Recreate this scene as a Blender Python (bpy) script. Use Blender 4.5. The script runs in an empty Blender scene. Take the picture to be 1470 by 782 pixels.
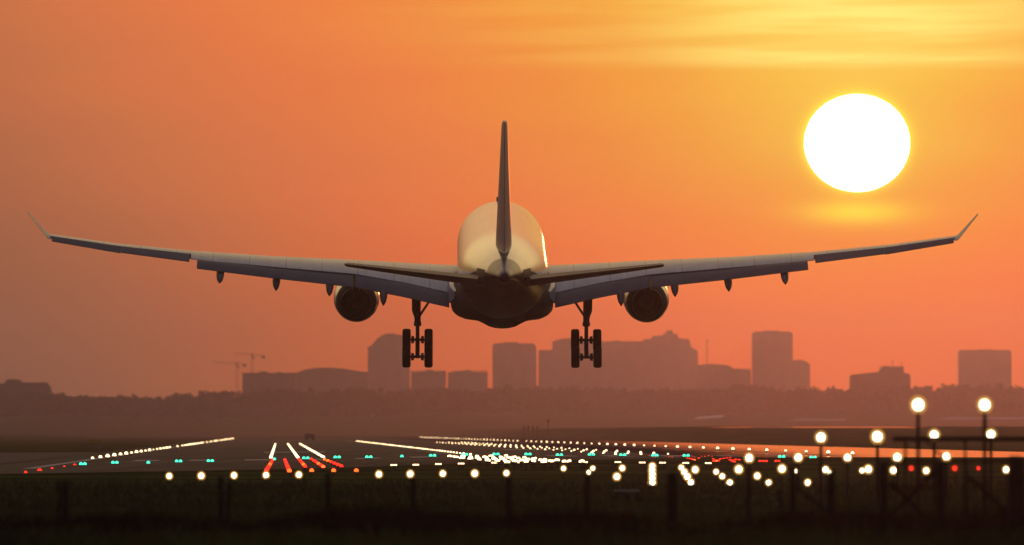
import bpy, bmesh, math, random
from mathutils import Vector, Matrix
R = math.radians
random.seed(7)
S = bpy.context.scene
COL = S.collection

# ------------------------------------------------------------------ camera
F = 16186.0            # focal length in photo pixels (1470 wide)
CAMZ = 2.12            # eye height above the runway
HOR = 620.0            # row of the horizon
cd = bpy.data.cameras.new('camera')
cam = bpy.data.objects.new('camera', cd); COL.objects.link(cam)
cam.location = (0, 0, CAMZ)
cam.rotation_euler = (R(90) + math.atan((HOR - 391) / F), 0, 0)
cd.sensor_width = 36
cd.lens = 18 / (735 / F)
cd.clip_start = 1; cd.clip_end = 90000
cd.dof.use_dof = True; cd.dof.focus_distance = 717; cd.dof.aperture_fstop = 2.0
S.camera = cam

# ------------------------------------------------------------------ exposure / render
S.render.engine = 'CYCLES'
S.view_settings.view_transform = 'Standard'; S.view_settings.look = 'None'
S.view_settings.exposure = 0.0; S.view_settings.gamma = 1.0
S.view_settings.use_curve_mapping = False
S.cycles.use_denoising = True
try: S.cycles.denoiser = 'OPENIMAGEDENOISE'
except Exception: pass
S.cycles.max_bounces = 6; S.cycles.diffuse_bounces = 2; S.cycles.glossy_bounces = 3
S.cycles.volume_bounces = 0
S.cycles.sample_clamp_indirect = 3.0
S.cycles.caustics_reflective = False; S.cycles.caustics_refractive = False

# ------------------------------------------------------------------ world: dusk sky
SUN_AZ, SUN_EL = (1230 - 735) / F * 57.2958, (HOR - 205) / F * 57.2958
LAMP_AZ, LAMP_EL = SUN_AZ + .7, SUN_EL

def lin(r, g, b, k=1.0):
    f = lambda c: (c / 12.92 if c <= .04045 else ((c + .055) / 1.055) ** 2.4)
    return (f(r / 255) * k, f(g / 255) * k, f(b / 255) * k, 1)

W = bpy.data.worlds.new('World'); S.world = W; W.use_nodes = True
wt = W.node_tree; wt.nodes.clear()
def node(t, typ, **kw):
    n = t.nodes.new(typ)
    for k, v in kw.items(): setattr(n, k, v)
    return n
class G:                                   # tiny expression helper for node trees
    def __init__(s, t): s.t = t
    def put(s, sock, v):
        if hasattr(v, 'links') or isinstance(v, bpy.types.NodeSocket): s.t.links.new(v, sock)
        else: sock.default_value = v
    def m(s, op, a, b=0.0, c=0.0):
        n = node(s.t, 'ShaderNodeMath', operation=op)
        s.put(n.inputs[0], a); s.put(n.inputs[1], b); s.put(n.inputs[2], c)
        return n.outputs[0]
    def sm(s, x, a, b, lo=0.0, hi=1.0):    # smoothstep
        n = node(s.t, 'ShaderNodeMapRange', interpolation_type='SMOOTHSTEP')
        s.put(n.inputs[0], x); n.inputs[1].default_value = a; n.inputs[2].default_value = b
        n.inputs[3].default_value = lo; n.inputs[4].default_value = hi
        return n.outputs[0]
    def ramp(s, x, lo, hi, stops):
        f = s.m('DIVIDE', s.m('SUBTRACT', x, lo), hi - lo)
        n = node(s.t, 'ShaderNodeValToRGB'); s.put(n.inputs[0], f)
        el = n.color_ramp.elements
        for i, (p, c) in enumerate(stops):
            e = el[i] if i < 2 else el.new(1.0)
            e.position = (p - lo) / (hi - lo); e.color = c
        return n.outputs[0]
    def mix(s, f, a, b, blend='MIX'):
        n = node(s.t, 'ShaderNodeMix', data_type='RGBA', blend_type=blend)
        n.clamp_result = False; n.clamp_factor = True
        s.put(n.inputs[0], f); s.put(n.inputs[6], a); s.put(n.inputs[7], b)
        return n.outputs[2]
    def noise(s, vec, scale, detail=3.0, rough=.5):
        n = node(s.t, 'ShaderNodeTexNoise'); s.put(n.inputs['Vector'], vec)
        n.inputs['Scale'].default_value = scale; n.inputs['Detail'].default_value = detail
        n.inputs['Roughness'].default_value = rough
        return n.outputs[0]
    def vec(s, x, y, z=0.0):
        n = node(s.t, 'ShaderNodeCombineXYZ')
        s.put(n.inputs[0], x); s.put(n.inputs[1], y); s.put(n.inputs[2], z)
        return n.outputs[0]
g = G(wt)
tc = node(wt, 'ShaderNodeTexCoord'); sp = node(wt, 'ShaderNodeSeparateXYZ')
wt.links.new(tc.outputs['Generated'], sp.inputs[0])
x, y, z = sp.outputs
az = g.m('MULTIPLY', g.m('ARCTAN2', x, y), 57.2958)
el = g.m('MULTIPLY', g.m('ARCSINE', z), 57.2958)
dx = g.m('SUBTRACT', az, SUN_AZ); dy = g.m('SUBTRACT', el, SUN_EL)
# wide streaky veils of cirrus bend the colour bands a little
veil = g.noise(g.vec(g.m('MULTIPLY', az, .35), g.m('MULTIPLY', el, 2.6)), 1.0, 4, .55)
dyu = g.m('MAXIMUM', dy, 0.0); dyl = g.m('MINIMUM', dy, 0.0)
r2 = g.m('ADD', g.m('MULTIPLY', dx, dx), g.m('ADD', g.m('MULTIPLY', g.m('MULTIPLY', dyl, dyl), 1.5), g.m('MULTIPLY', g.m('MULTIPLY', dyu, dyu), .5)))
rr = g.m('SQRT', r2)
t = g.m('ADD', g.m('SUBTRACT', rr, g.m('MULTIPLY', g.m('MINIMUM', g.m('MAXIMUM', dy, -2.0), 2.0), .82)), g.m('MULTIPLY', g.m('SUBTRACT', veil, .5), .7))
near = g.ramp(t, -1.5, 8.0, [
    (-1.5, lin(255, 238, 130)), (-.35, lin(252, 222, 100)), (.15, lin(247, 197, 74)), (.7, lin(244, 168, 62)), (1.35, lin(242, 145, 60)),
    (2.0, lin(241, 130, 70)), (2.8, lin(232, 120, 76)), (3.6, lin(212, 116, 80)),
    (4.4, lin(186, 106, 80)), (5.2, lin(158, 97, 80)), (6.2, lin(124, 86, 80)), (8.0, lin(92, 74, 80))])
lowf = g.m('MULTIPLY', g.sm(el, 1.5, .3), g.sm(az, -2.4, -.3))
near = g.mix(1.0, near, g.mix(lowf, (1.13, 1.11, .74, 1), (1.50, .84, .20, 1)), 'MULTIPLY')
# bright banded cloud above the sun, lower edge sharp
st = g.noise(g.vec(g.m('MULTIPLY', az, .55), g.m('MULTIPLY', g.m('ADD', el, g.m('MULTIPLY', az, -.012)), 8.5), 3.3), 1.0, 3, .5)
deck = g.m('MULTIPLY', g.sm(el, 1.825, 1.90), g.sm(el, 5.0, 3.0))
gx = g.m('EXPONENT', g.m('MULTIPLY', g.m('MULTIPLY', g.m('SUBTRACT', dx, .02), g.m('SUBTRACT', dx, .02)), -1.25))
gw = g.m('EXPONENT', g.m('MULTIPLY', g.m('MULTIPLY', g.m('ADD', dx, .25), g.m('ADD', dx, .25)), -.40))
c1 = g.m('MULTIPLY', g.m('MULTIPLY', deck, gx), g.sm(st, .36, .60, .30, 1.0))
c2 = g.m('MULTIPLY', g.m('MULTIPLY', deck, gw), g.sm(st, .40, .66, .04, .26))
cl = g.m('MINIMUM', g.m('MAXIMUM', c1, c2), 1.0)
near = g.mix(cl, near, lin(255, 240, 122, 1.22))
# glowing patch just under the disc
ga = g.m('MULTIPLY', dx, 1 / .26); gb = g.m('MULTIPLY', g.m('ADD', dy, .352), 1 / .062)
pt = g.m('EXPONENT', g.m('MULTIPLY', g.m('ADD', g.m('MULTIPLY', ga, ga), g.m('MULTIPLY', gb, gb)), -1.0))
near = g.mix(g.m('MULTIPLY', pt, .95), near, lin(255, 230, 50, 1.35))
# thin aureole hugging the disc
ex = g.m('MULTIPLY', dx, 1 / .2665); ey = g.m('MULTIPLY', dy, 1 / .246)
er = g.m('SQRT', g.m('ADD', g.m('MULTIPLY', ex, ex), g.m('MULTIPLY', ey, ey)))
au = g.m('EXPONENT', g.m('MULTIPLY', g.m('MAXIMUM', g.m('SUBTRACT', er, 1.0), 0.0), -12.0))
near = g.mix(g.m('MULTIPLY', au, .9), near, lin(255, 240, 60, 1.5))
# the rest of the dome: physical sky, plus a golden lit cloud deck over the sunset
sky = node(wt, 'ShaderNodeTexSky', sky_type='NISHITA', sun_disc=False)
sky.sun_elevation = R(LAMP_EL); sky.sun_rotation = R(SUN_AZ); sky.altitude = 0; sky.dust_density = 3.0
nish = g.mix(1.0, sky.outputs[0], (.035, .036, .045, 1), 'MULTIPLY')
gold = g.m('MULTIPLY', g.m('MULTIPLY', g.sm(el, 3.0, 6.0), g.sm(el, 34.0, 12.0)), g.sm(g.m('ABSOLUTE', dx), 45.0, 6.0))
zen = g.m('MULTIPLY', g.sm(el, 6.0, 50.0), g.sm(y, -1.0, .6, .55, 1.0))
dome = g.mix(zen, nish, (.17, .165, .20, 1), 'ADD')
dome = g.mix(g.m('MULTIPLY', gold, .8), dome, lin(255, 212, 138, 1.5))
ang = g.m('SQRT', g.m('ADD', g.m('MULTIPLY', dx, dx), g.m('MULTIPLY', dy, dy)))
final = g.mix(g.sm(ang, 11.0, 5.5), dome, near)
bg = node(wt, 'ShaderNodeBackground'); wo = node(wt, 'ShaderNodeOutputWorld')
wt.links.new(final, bg.inputs[0]); bg.inputs[1].default_value = 1.0
wt.links.new(bg.outputs[0], wo.inputs[0])

# ------------------------------------------------------------------ sun lamp
ld = bpy.data.lights.new('sun_lamp', 'SUN'); ld.energy = 0.06; ld.angle = R(.5); ld.color = (1.0, .20, .05)
sl = bpy.data.objects.new('sun_lamp', ld); COL.objects.link(sl)
sdir = Vector((math.sin(R(LAMP_AZ)) * math.cos(R(LAMP_EL)), math.cos(R(LAMP_AZ)) * math.cos(R(LAMP_EL)), math.sin(R(LAMP_EL))))
sl.rotation_euler = (-sdir).to_track_quat('-Z', 'Y').to_euler()
sl.location = (0, 100, 60)

# ------------------------------------------------------------------ materials
def mat(name, col, rough=.6, metal=0.0, var=.25, scale=1.0, spec=.5, coat=0.0, coord='Object', bump=0.0, stretch=None):
    m_ = bpy.data.materials.new(name); m_.use_nodes = True
    t_ = m_.node_tree; b = t_.nodes['Principled BSDF']; gg = G(t_)
    tc_ = node(t_, 'ShaderNodeTexCoord')
    co = tc_.outputs[coord]
    if stretch:
        mp = node(t_, 'ShaderNodeMapping'); mp.inputs['Scale'].default_value = stretch; t_.links.new(co, mp.inputs[0]); co = mp.outputs[0]
    n1 = gg.noise(co, scale, 5, .6)
    a = tuple(c * (1 - var) for c in col[:3]) + (1,); bb = tuple(min(1, c * (1 + var)) for c in col[:3]) + (1,)
    t_.links.new(gg.mix(gg.sm(n1, .3, .7), a, bb), b.inputs['Base Color'])
    b.inputs['Roughness'].default_value = rough; b.inputs['Metallic'].default_value = metal
    b.inputs['Specular IOR Level'].default_value = spec; b.inputs['Coat Weight'].default_value = coat
    b.inputs['Coat Roughness'].default_value = .12
    if bump:
        bp = node(t_, 'ShaderNodeBump'); bp.inputs['Strength'].default_value = bump
        t_.links.new(n1, bp.inputs['Height']); t_.links.new(bp.outputs[0], b.inputs['Normal'])
    return m_
def glow(name, col, k):
    m_ = bpy.data.materials.new(name); m_.use_nodes = True
    t_ = m_.node_tree; t_.nodes.clear()
    e = node(t_, 'ShaderNodeEmission'); o = node(t_, 'ShaderNodeOutputMaterial')
    e.inputs[0].default_value = (*col, 1); e.inputs[1].default_value = k
    t_.links.new(e.outputs[0], o.inputs[0]); m_.cycles.emission_sampling = 'NONE'
    return m_
M = {}
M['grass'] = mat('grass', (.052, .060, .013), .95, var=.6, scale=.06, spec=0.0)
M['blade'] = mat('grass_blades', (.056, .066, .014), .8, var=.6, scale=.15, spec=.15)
M['reed'] = mat('shade_blades', (.008, .006, .004), .9, var=.5, scale=.5, spec=.05)
M['asphalt'] = mat('asphalt', (.030, .027, .027), .8, var=.65, scale=1.0, spec=.08, stretch=(.35, .008, 1))
def glint(name, by, a0, a1, rough, lean):
    # sunset glint built into the material: a masked, tinted mirror tilted to the sky
    m_ = bpy.data.materials.new(name); m_.use_nodes = True; t_ = m_.node_tree; t_.nodes.clear(); gg = G(t_)
    o_ = node(t_, 'ShaderNodeOutputMaterial'); tc_ = node(t_, 'ShaderNodeTexCoord'); sx = node(t_, 'ShaderNodeSeparateXYZ')
    t_.links.new(tc_.outputs['Object'], sx.inputs[0])
    l_ = gg.m('SUBTRACT', sx.outputs[0], gg.m('MULTIPLY', sx.outputs[1], by))
    n_ = gg.noise(gg.vec(gg.m('MULTIPLY', sx.outputs[0], .25), gg.m('MULTIPLY', sx.outputs[1], .02)), 1.0, 4, .6)
    f_ = gg.sm(gg.m('ADD', l_, gg.m('MULTIPLY', gg.m('SUBTRACT', n_, .5), 12.0)), a0, a1, 0.0, .95)
    d_ = node(t_, 'ShaderNodeBsdfDiffuse'); d_.inputs[0].default_value = (.03, .027, .027, 1)
    q_ = node(t_, 'ShaderNodeBsdfGlossy'); q_.distribution = 'BECKMANN'; q_.inputs['Roughness'].default_value = rough; q_.inputs[0].default_value = (1.0, .88, .70, 1)
    t_.links.new(gg.vec(0.0, -math.sin(R(lean)), math.cos(R(lean))), q_.inputs['Normal'])
    x_ = node(t_, 'ShaderNodeMixShader'); t_.links.new(f_, x_.inputs[0]); t_.links.new(d_.outputs[0], x_.inputs[1]); t_.links.new(q_.outputs[0], x_.inputs[2])
    t_.links.new(x_.outputs[0], o_.inputs[0]); return m_
M['glint'] = glint('asphalt_glint', 0.0, 13, 30, 0.0, .33)
M['taxi'] = mat('taxiway_concrete', (.045, .04, .04), .85, var=.2, scale=.05, spec=.1)
M['water'] = glint('ditch_water', (401 - 735) / F, 84, 108, 0.0, .33)
M['paint'] = mat('runway_paint', (.30, .28, .27), .7, var=.4, scale=.4)
M['leaf'] = mat('leaf', (.045, .045, .028), .9, var=.5, scale=.12, spec=.1)
M['concrete'] = mat('facade_concrete', (.22, .20, .20), .8, var=.15, scale=.08, spec=.2)
M['facade'] = mat('facade_dark', (.14, .13, .14), .7, var=.15, scale=.08, spec=.2)
M['roof'] = mat('roof_felt', (.09, .085, .09), .85, var=.2, scale=.1, spec=.2)
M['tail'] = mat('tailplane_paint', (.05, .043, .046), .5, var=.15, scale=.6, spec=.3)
M['pale'] = mat('pale_sheet', (.62, .60, .60), .45, var=.1, scale=.1)
M['shed'] = mat('shed_roof', (.30, .28, .28), .6, var=.1, scale=.1)
M['steel'] = mat('galvanised_steel', (.16, .15, .13), .5, .5, var=.2, scale=3)
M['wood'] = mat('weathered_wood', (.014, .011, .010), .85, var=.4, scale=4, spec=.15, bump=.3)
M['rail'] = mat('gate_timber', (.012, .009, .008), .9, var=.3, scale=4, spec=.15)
M['yellow'] = mat('sign_yellow', (.55, .42, .02), .5, var=.1, scale=2)
M['black'] = mat('black_rubber', (.014, .012, .012), .7, var=.2, scale=3, spec=.3)
M['dark'] = mat('dark_metal', (.03, .026, .025), .45, .6, var=.3, scale=2)
M['gear'] = mat('gear_metal', (.09, .085, .08), .5, .5, var=.2, scale=3)
M['wing'] = mat('wing_grey', (.52, .51, .54), .28, var=.12, scale=.6, spec=.5)
wt_ = M['wing'].node_tree; wg = G(wt_); wb = wt_.nodes['Principled BSDF']; wc = node(wt_, 'ShaderNodeTexCoord'); wx = node(wt_, 'ShaderNodeSeparateXYZ'); wt_.links.new(wc.outputs['Object'], wx.inputs[0])
src = wb.inputs['Base Color'].links[0].from_socket
jn = wg.m('LESS_THAN', wg.m('FRACT', wg.m('MULTIPLY', wg.m('ABSOLUTE', wx.outputs[0]), .44)), .035)
st_ = wg.noise(wg.vec(wg.m('MULTIPLY', wx.outputs[0], 3.0), wg.m('MULTIPLY', wx.outputs[1], .25)), 1.0, 4, .6)
wt_.links.new(wg.mix(wg.m('MULTIPLY', jn, .5), wg.mix(wg.sm(st_, .35, .75, 0.0, .3), src, (.24, .22, .22, 1)), (.12, .11, .12, 1)), wb.inputs['Base Color'])
M['flap'] = mat('flap_grey', (.060, .055, .066), .45, var=.15, scale=.9, spec=.4)
M['post'] = mat('dark_painted_steel', (.022, .019, .016), .6, var=.2, scale=3, spec=.2)
M['nozzle_dark'] = mat('shaded_nozzle', (.016, .011, .010), .75, var=.4, scale=1.5, spec=.2)  # dark metal, with the tapered rear's shade put into the colour
M['metal'] = mat('bare_metal', (.42, .41, .42), .28, .85, var=.2, scale=1.5)
M['white'] = mat('white_paint', (.74, .72, .68), .3, var=.07, scale=.7, coat=.5)
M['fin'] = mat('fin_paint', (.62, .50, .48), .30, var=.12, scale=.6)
M['winglet'] = mat('winglet_paint', (.6, .58, .56), .4, var=.08, scale=.8)
M['lampwhite'] = glow('white_lamp', (1, .86, .62), 11)
def halo_shell(name, col, k, f_):
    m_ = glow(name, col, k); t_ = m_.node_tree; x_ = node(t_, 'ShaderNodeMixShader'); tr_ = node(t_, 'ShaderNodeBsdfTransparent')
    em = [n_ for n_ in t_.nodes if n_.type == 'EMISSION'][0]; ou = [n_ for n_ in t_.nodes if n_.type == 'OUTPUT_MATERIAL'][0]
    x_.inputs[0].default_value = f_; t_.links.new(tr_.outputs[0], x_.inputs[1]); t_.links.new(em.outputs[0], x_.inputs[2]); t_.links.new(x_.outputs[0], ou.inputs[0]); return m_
M['halowhite'] = halo_shell('warm_halo', (1, .50, .10), 1.0, .40)  # see-through emission that draws the glow around a lamp
M['halored'] = halo_shell('red_halo', (1, .04, .01), .6, .25)
M['lampfar'] = glow('white_lamp_far', (1, .68, .36), 3.6)
M['lampred'] = glow('red_lamp', (1, .025, .012), 2.6)
M['lampamber'] = glow('amber_red_lamp', (1, .10, .015), 3.4)
M['lampgreen'] = glow('green_lamp', (.06, .85, .50), 2.0)
M['sun'] = glow('sun_surface', (1, .93, .72), 9)

# fuselage: cream-white crown, navy belly with the underside's shade painted in, faint frames and grime in the paint
fm = bpy.data.materials.new('fuselage_paint'); fm.use_nodes = True
ft = fm.node_tree; fb = ft.nodes['Principled BSDF']; fg = G(ft)
ftc = node(ft, 'ShaderNodeTexCoord'); fsp = node(ft, 'ShaderNodeSeparateXYZ'); ft.links.new(ftc.outputs['Object'], fsp.inputs[0])
n1 = fg.noise(fg.vec(fg.m('MULTIPLY', fsp.outputs[0], 1.2), fg.m('MULTIPLY', fsp.outputs[1], .12), fsp.outputs[2]), 1.3, 4, .6)
seam = fg.m('LESS_THAN', fg.m('FRACT', fg.m('MULTIPLY', fsp.outputs[1], .38)), .03)
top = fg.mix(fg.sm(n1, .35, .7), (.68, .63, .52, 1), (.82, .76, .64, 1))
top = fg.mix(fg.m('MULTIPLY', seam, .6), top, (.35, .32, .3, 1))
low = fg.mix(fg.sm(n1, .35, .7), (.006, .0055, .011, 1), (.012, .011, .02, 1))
ft.links.new(fg.mix(fg.sm(fg.m('SUBTRACT', fsp.outputs[2], fg.sm(fsp.outputs[1], -10.0, -27.5, 0.0, 1.85)), -.74, -.66), low, top), fb.inputs['Base Color'])  # dark zone climbs aft, painting in the shade under the tail
fb.inputs['Roughness'].default_value = .3; fb.inputs['Coat Weight'].default_value = .9; fb.inputs['Coat Roughness'].default_value = .15
ft.links.new(fg.sm(n1, .2, .8, .27, .33), fb.inputs['Roughness'])
up_f = fg.sm(fg.m('SUBTRACT', fsp.outputs[2], fg.sm(fsp.outputs[1], -10.0, -27.5, 0.0, 1.85)), -.74, -.66, .03, .9)
ft.links.new(up_f, fb.inputs['Coat Weight'])
ft.links.new(fg.m('MULTIPLY', up_f, .6), fb.inputs['Specular IOR Level'])
M['fuselage'] = fm
cm_ = fm.copy(); cm_.name = 'tail_cone_paint'; ct = cm_.node_tree
for mx in [n_ for n_ in ct.nodes if n_.type == 'MIX']:
    if tuple(round(v, 2) for v in mx.inputs[7].default_value[:3]) == (.82, .76, .64): mx.inputs[6].default_value = (.04, .04, .065, 1); mx.inputs[7].default_value = (.15, .145, .20, 1)
ct.links.remove(ct.nodes['Principled BSDF'].inputs['Coat Weight'].links[0]); ct.nodes['Principled BSDF'].inputs['Coat Weight'].default_value = .1
M['cone'] = cm_
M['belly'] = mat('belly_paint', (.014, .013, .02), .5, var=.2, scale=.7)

# ------------------------------------------------------------------ mesh helpers
class MB:
    def __init__(s): s.v = []; s.f = []; s.mi = []
    def add(s, vs, fs, mi=0):
        o = len(s.v); s.v += [tuple(p) for p in vs]
        for f in fs: s.f.append([i + o for i in f]); s.mi.append(mi)
        return s
    def box(s, c, d, mi=0, rot=None):
        hx, hy, hz = d[0] / 2, d[1] / 2, d[2] / 2
        vs = [Vector((sx * hx, sy * hy, sz * hz)) for sx in (-1, 1) for sy in (-1, 1) for sz in (-1, 1)]
        if rot is not None: vs = [rot @ p for p in vs]
        vs = [p + Vector(c) for p in vs]
        return s.add(vs, [(0, 1, 3, 2), (4, 6, 7, 5), (0, 4, 5, 1), (2, 3, 7, 6), (0, 2, 6, 4), (1, 5, 7, 3)], mi)
    def loft(s, rings, mi=0, caps=(True, True)):
        n = len(rings[0]); vs = [p for r in rings for p in r]; fs = []
        for i in range(len(rings) - 1):
            for j in range(n):
                k = (j + 1) % n
                fs.append((i * n + j, i * n + k, (i + 1) * n + k, (i + 1) * n + j))
        if caps[0]: fs.append(tuple(range(n)))
        if caps[1]: fs.append(tuple((len(rings) - 1) * n + j for j in range(n)))
        return s.add(vs, fs, mi)
    def tube(s, a, b, r0, r1=None, n=10, mi=0):
        a = Vector(a); b = Vector(b); r1 = r0 if r1 is None else r1
        d = (b - a).normalized(); u = d.orthogonal().normalized(); w = d.cross(u)
        ring = lambda c, r: [c + (u * math.cos(k / n * 6.28319) + w * math.sin(k / n * 6.28319)) * r for k in range(n)]
        return s.loft([ring(a, r0), ring(b, r1)], mi)
    def path(s, pts, r, n=6, mi=0):
        for a, b in zip(pts, pts[1:]): s.tube(a, b, r, n=n, mi=mi)
        return s
    def ball(s, c, r, nu=12, nv=8, mi=0, sz=1.0):
        rings = []
        for i in range(1, nv):
            th = math.pi * i / nv
            rings.append([(c[0] + r * math.sin(th) * math.cos(k / nu * 6.28319), c[1] + r * math.sin(th) * math.sin(k / nu * 6.28319), c[2] + r * sz * math.cos(th)) for k in range(nu)])
        o = len(s.v); s.loft(rings, mi, (False, False))
        s.v += [(c[0], c[1], c[2] + r * sz), (c[0], c[1], c[2] - r * sz)]
        t0, t1 = len(s.v) - 2, len(s.v) - 1
        for k in range(nu):
            s.f.append([t0, o + k, o + (k + 1) % nu]); s.mi.append(mi)
            e = o + (nv - 2) * nu; s.f.append([t1, e + (k + 1) % nu, e + k]); s.mi.append(mi)
        return s
    def revolve(s, prof, c=(0, 0, 0), n=32, mi=0, caps=(False, False), axis='y'):
        rings = []
        for (a, r) in prof:
            if axis == 'y': rings.append([(c[0] + r * math.cos(k / n * 6.28319), c[1] + a, c[2] + r * math.sin(k / n * 6.28319)) for k in range(n)])
            elif axis == 'x': rings.append([(c[0] + a, c[1] + r * math.cos(k / n * 6.28319), c[2] + r * math.sin(k / n * 6.28319)) for k in range(n)])
            else: rings.append([(c[0] + r * math.cos(k / n * 6.28319), c[1] + r * math.sin(k / n * 6.28319), c[2] + a) for k in range(n)])
        return s.loft(rings, mi, caps)
    def prism(s, poly, y0, y1, mi=0):       # outline in x-z, given depth
        n = len(poly)
        return s.loft([[(px, y0, pz) for px, pz in poly], [(px, y1, pz) for px, pz in poly]], mi)
    def build(s, name, mats, parent=None, smooth=None, loc=(0, 0, 0), fix=True):
        me = bpy.data.meshes.new(name); me.from_pydata(s.v, [], s.f)
        for m_ in (mats if isinstance(mats, (list, tuple)) else [mats]): me.materials.append(m_)
        me.polygons.foreach_set('material_index', s.mi)
        if fix:
            bm = bmesh.new(); bm.from_mesh(me); bmesh.ops.recalc_face_normals(bm, faces=bm.faces); bm.to_mesh(me); bm.free()
        if smooth is not None:
            me.polygons.foreach_set('use_smooth', [True] * len(me.polygons))
            me.set_sharp_from_angle(angle=R(smooth))
        me.update()
        o = bpy.data.objects.new(name, me); COL.objects.link(o); o.location = loc
        if parent is not None: o.parent = parent
        return o
def tag(o, label=None, cat=None, group=None, kind=None):
    for k, v in (('label', label), ('category', cat), ('group', group), ('kind', kind)):
        if v: o[k] = v
    return o
def empty(name, loc, label, cat, group=None, rot=(0, 0, 0)):
    o = bpy.data.objects.new(name, None); COL.objects.link(o); o.location = loc; o.rotation_euler = rot
    return tag(o, label, cat, group)
def copy_tree(o, parent=None):
    c = o.copy(); COL.objects.link(c)
    if parent is not None: c.parent = parent; c.matrix_parent_inverse = o.matrix_parent_inverse
    for ch in o.children: copy_tree(ch, c)
    return c
def P(px, py, d): return Vector(((px - 735) / F * d, d, CAMZ + (HOR - py) / F * d))
def pw(n, d): return n / F * d              # n photo pixels as metres at distance d

# ------------------------------------------------------------------ ground
SH = (401 - 735) / F                        # runway heading: drifts left with distance
def interp(tab, v):
    if v <= tab[0][0]: return tab[0][1]
    for (a, b), (c, d) in zip(tab, tab[1:]):
        if v <= c: return b + (d - b) * (v - a) / (c - a)
    return tab[-1][1]
CROSS = [(-400, 0), (-40, -.05), (-13, 0), (3, .1), (13.4, .35), (41, .35), (70, .32), (400, .3)]
def sstep(v, a, b):
    u = max(0, min(1, (v - a) / (b - a))); return u * u * (3 - 2 * u)
def gz(l, s):
    z_ = interp(CROSS, l) * sstep(s, 480, 760)
    z_ += sstep(l, 67, 94) * (2.55 * max(0, min(1, (s - 1450) / 850)) + .5 * max(0, min(1, (s - 2300) / 200)))
    z_ += sstep(l, -60, -120) * 1.0 * sstep(s, 1300, 2500)
    z_ += 12 * sstep(s, 5500, 7400)
    return z_
def sheet(name, ls, ss, mt, dz=0.0, kind='structure', start=None):
    fs_ = lambda l, s: s if start is None else max(s, interp(start, l))
    b = MB(); vs = [(l + SH * fs_(l, s), fs_(l, s), gz(l, fs_(l, s)) + dz) for s in ss for l in ls]
    n = len(ls); fs = [(i * n + j, i * n + j + 1, (i + 1) * n + j + 1, (i + 1) * n + j) for i in range(len(ss) - 1) for j in range(n - 1)]
    o = b.add(vs, fs).build(name, mt, fix=False); o['kind'] = kind
    return o
LS = [-1250, -400, -200, -130, -120, -110, -100, -90, -80, -70, -60, -50, -40, -30, -20, -13, -5, 3, 8, 13.4, 20, 30, 41, 50, 60, 70, 75, 85, 95, 105, 115, 130, 200, 400, 1250]
SS = [-30, 0, 60, 120] + list(range(150, 1500, 30)) + list(range(1500, 2620, 40)) + [2700, 3000, 3400, 4000, 5000, 5600, 5900, 6200, 6500, 6800, 7100, 7400, 8000, 10000, 12300]
sheet('ground', LS, SS, M['grass'])
s_run = [v for v in SS if 540 <= v <= 3400]
sheet('runway', [-18, -13, -5, 3, 8, 13.4, 20, 30], s_run, M['asphalt'], .03, start=[(-18, 545), (-5, 600), (13, 680), (30, 770)])
sheet('runway_shoulder', [30, 41, 50, 60, 66], [v for v in s_run if v >= 770], M['glint'], .03)
sheet('apron', [-66, -60, -50, -40, -30, -18.4], [v for v in SS if 570 <= v <= 1170], M['taxi'], .02)
sheet('water', [90, 97, 105, 115, 125, 134], [2330, 2360, 2390, 2420], M['water'], .08)
# painted markings
b = MB()
def stripe(l0, l1, s0, s1):
    n = max(1, int((s1 - s0) / 30)); 
    for i in range(n):
        a, c = s0 + (s1 - s0) * i / n, s0 + (s1 - s0) * (i + 1) / n
        b.add([(l0 + SH * a, a, gz(l0, a) + .045), (l1 + SH * a, a, gz(l1, a) + .045), (l1 + SH * c, c, gz(l1, c) + .045), (l0 + SH * c, c, gz(l0, c) + .045)], [(0, 1, 2, 3)])
stripe(-14.6, -13.9, 640, 2400); stripe(40.6, 41.3, 800, 2400)
for k in range(12): stripe(-10.5 + k * 4.0 + (2 if k > 5 else 0), -8.7 + k * 4.0 + (2 if k > 5 else 0), 800, 830)
stripe(-12, 39, 776, 778)
for k in range(24): stripe(12.9, 13.8, 860 + k * 60, 890 + k * 60)
stripe(-1.5, 4.5, 1090, 1130); stripe(22, 28, 1090, 1130)
tag(b.build('runway_markings', M['paint'], fix=False), kind='structure')

# ------------------------------------------------------------------ haze
hz = MB().box((0, 6170, 62), (3000, 12440, 128)).build('haze', M['dark'])
hm = bpy.data.materials.new('haze_air'); hm.use_nodes = True; ht = hm.node_tree; ht.nodes.clear()
pv = node(ht, 'ShaderNodeVolumePrincipled'); ho = node(ht, 'ShaderNodeOutputMaterial')
pv.inputs['Color'].default_value = (.40, .46, .90, 1); pv.inputs['Density'].default_value = 0.90e-4; pv.inputs['Anisotropy'].default_value = .93
ht.links.new(pv.outputs[0], ho.inputs['Volume'])
hz.data.materials.clear(); hz.data.materials.append(hm)
tag(hz, kind='stuff')

# ------------------------------------------------------------------ the sun
SD = 40000
so = MB().ball((0, 0, 0), pw(75, SD), 64, 40, sz=139.5 / 151).build('sun', M['sun'], smooth=180)
so.location = P(1230.5, 205, SD)
tag(so, 'large white sun disc low in the orange sky right of the airliner', 'sun')

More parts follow.
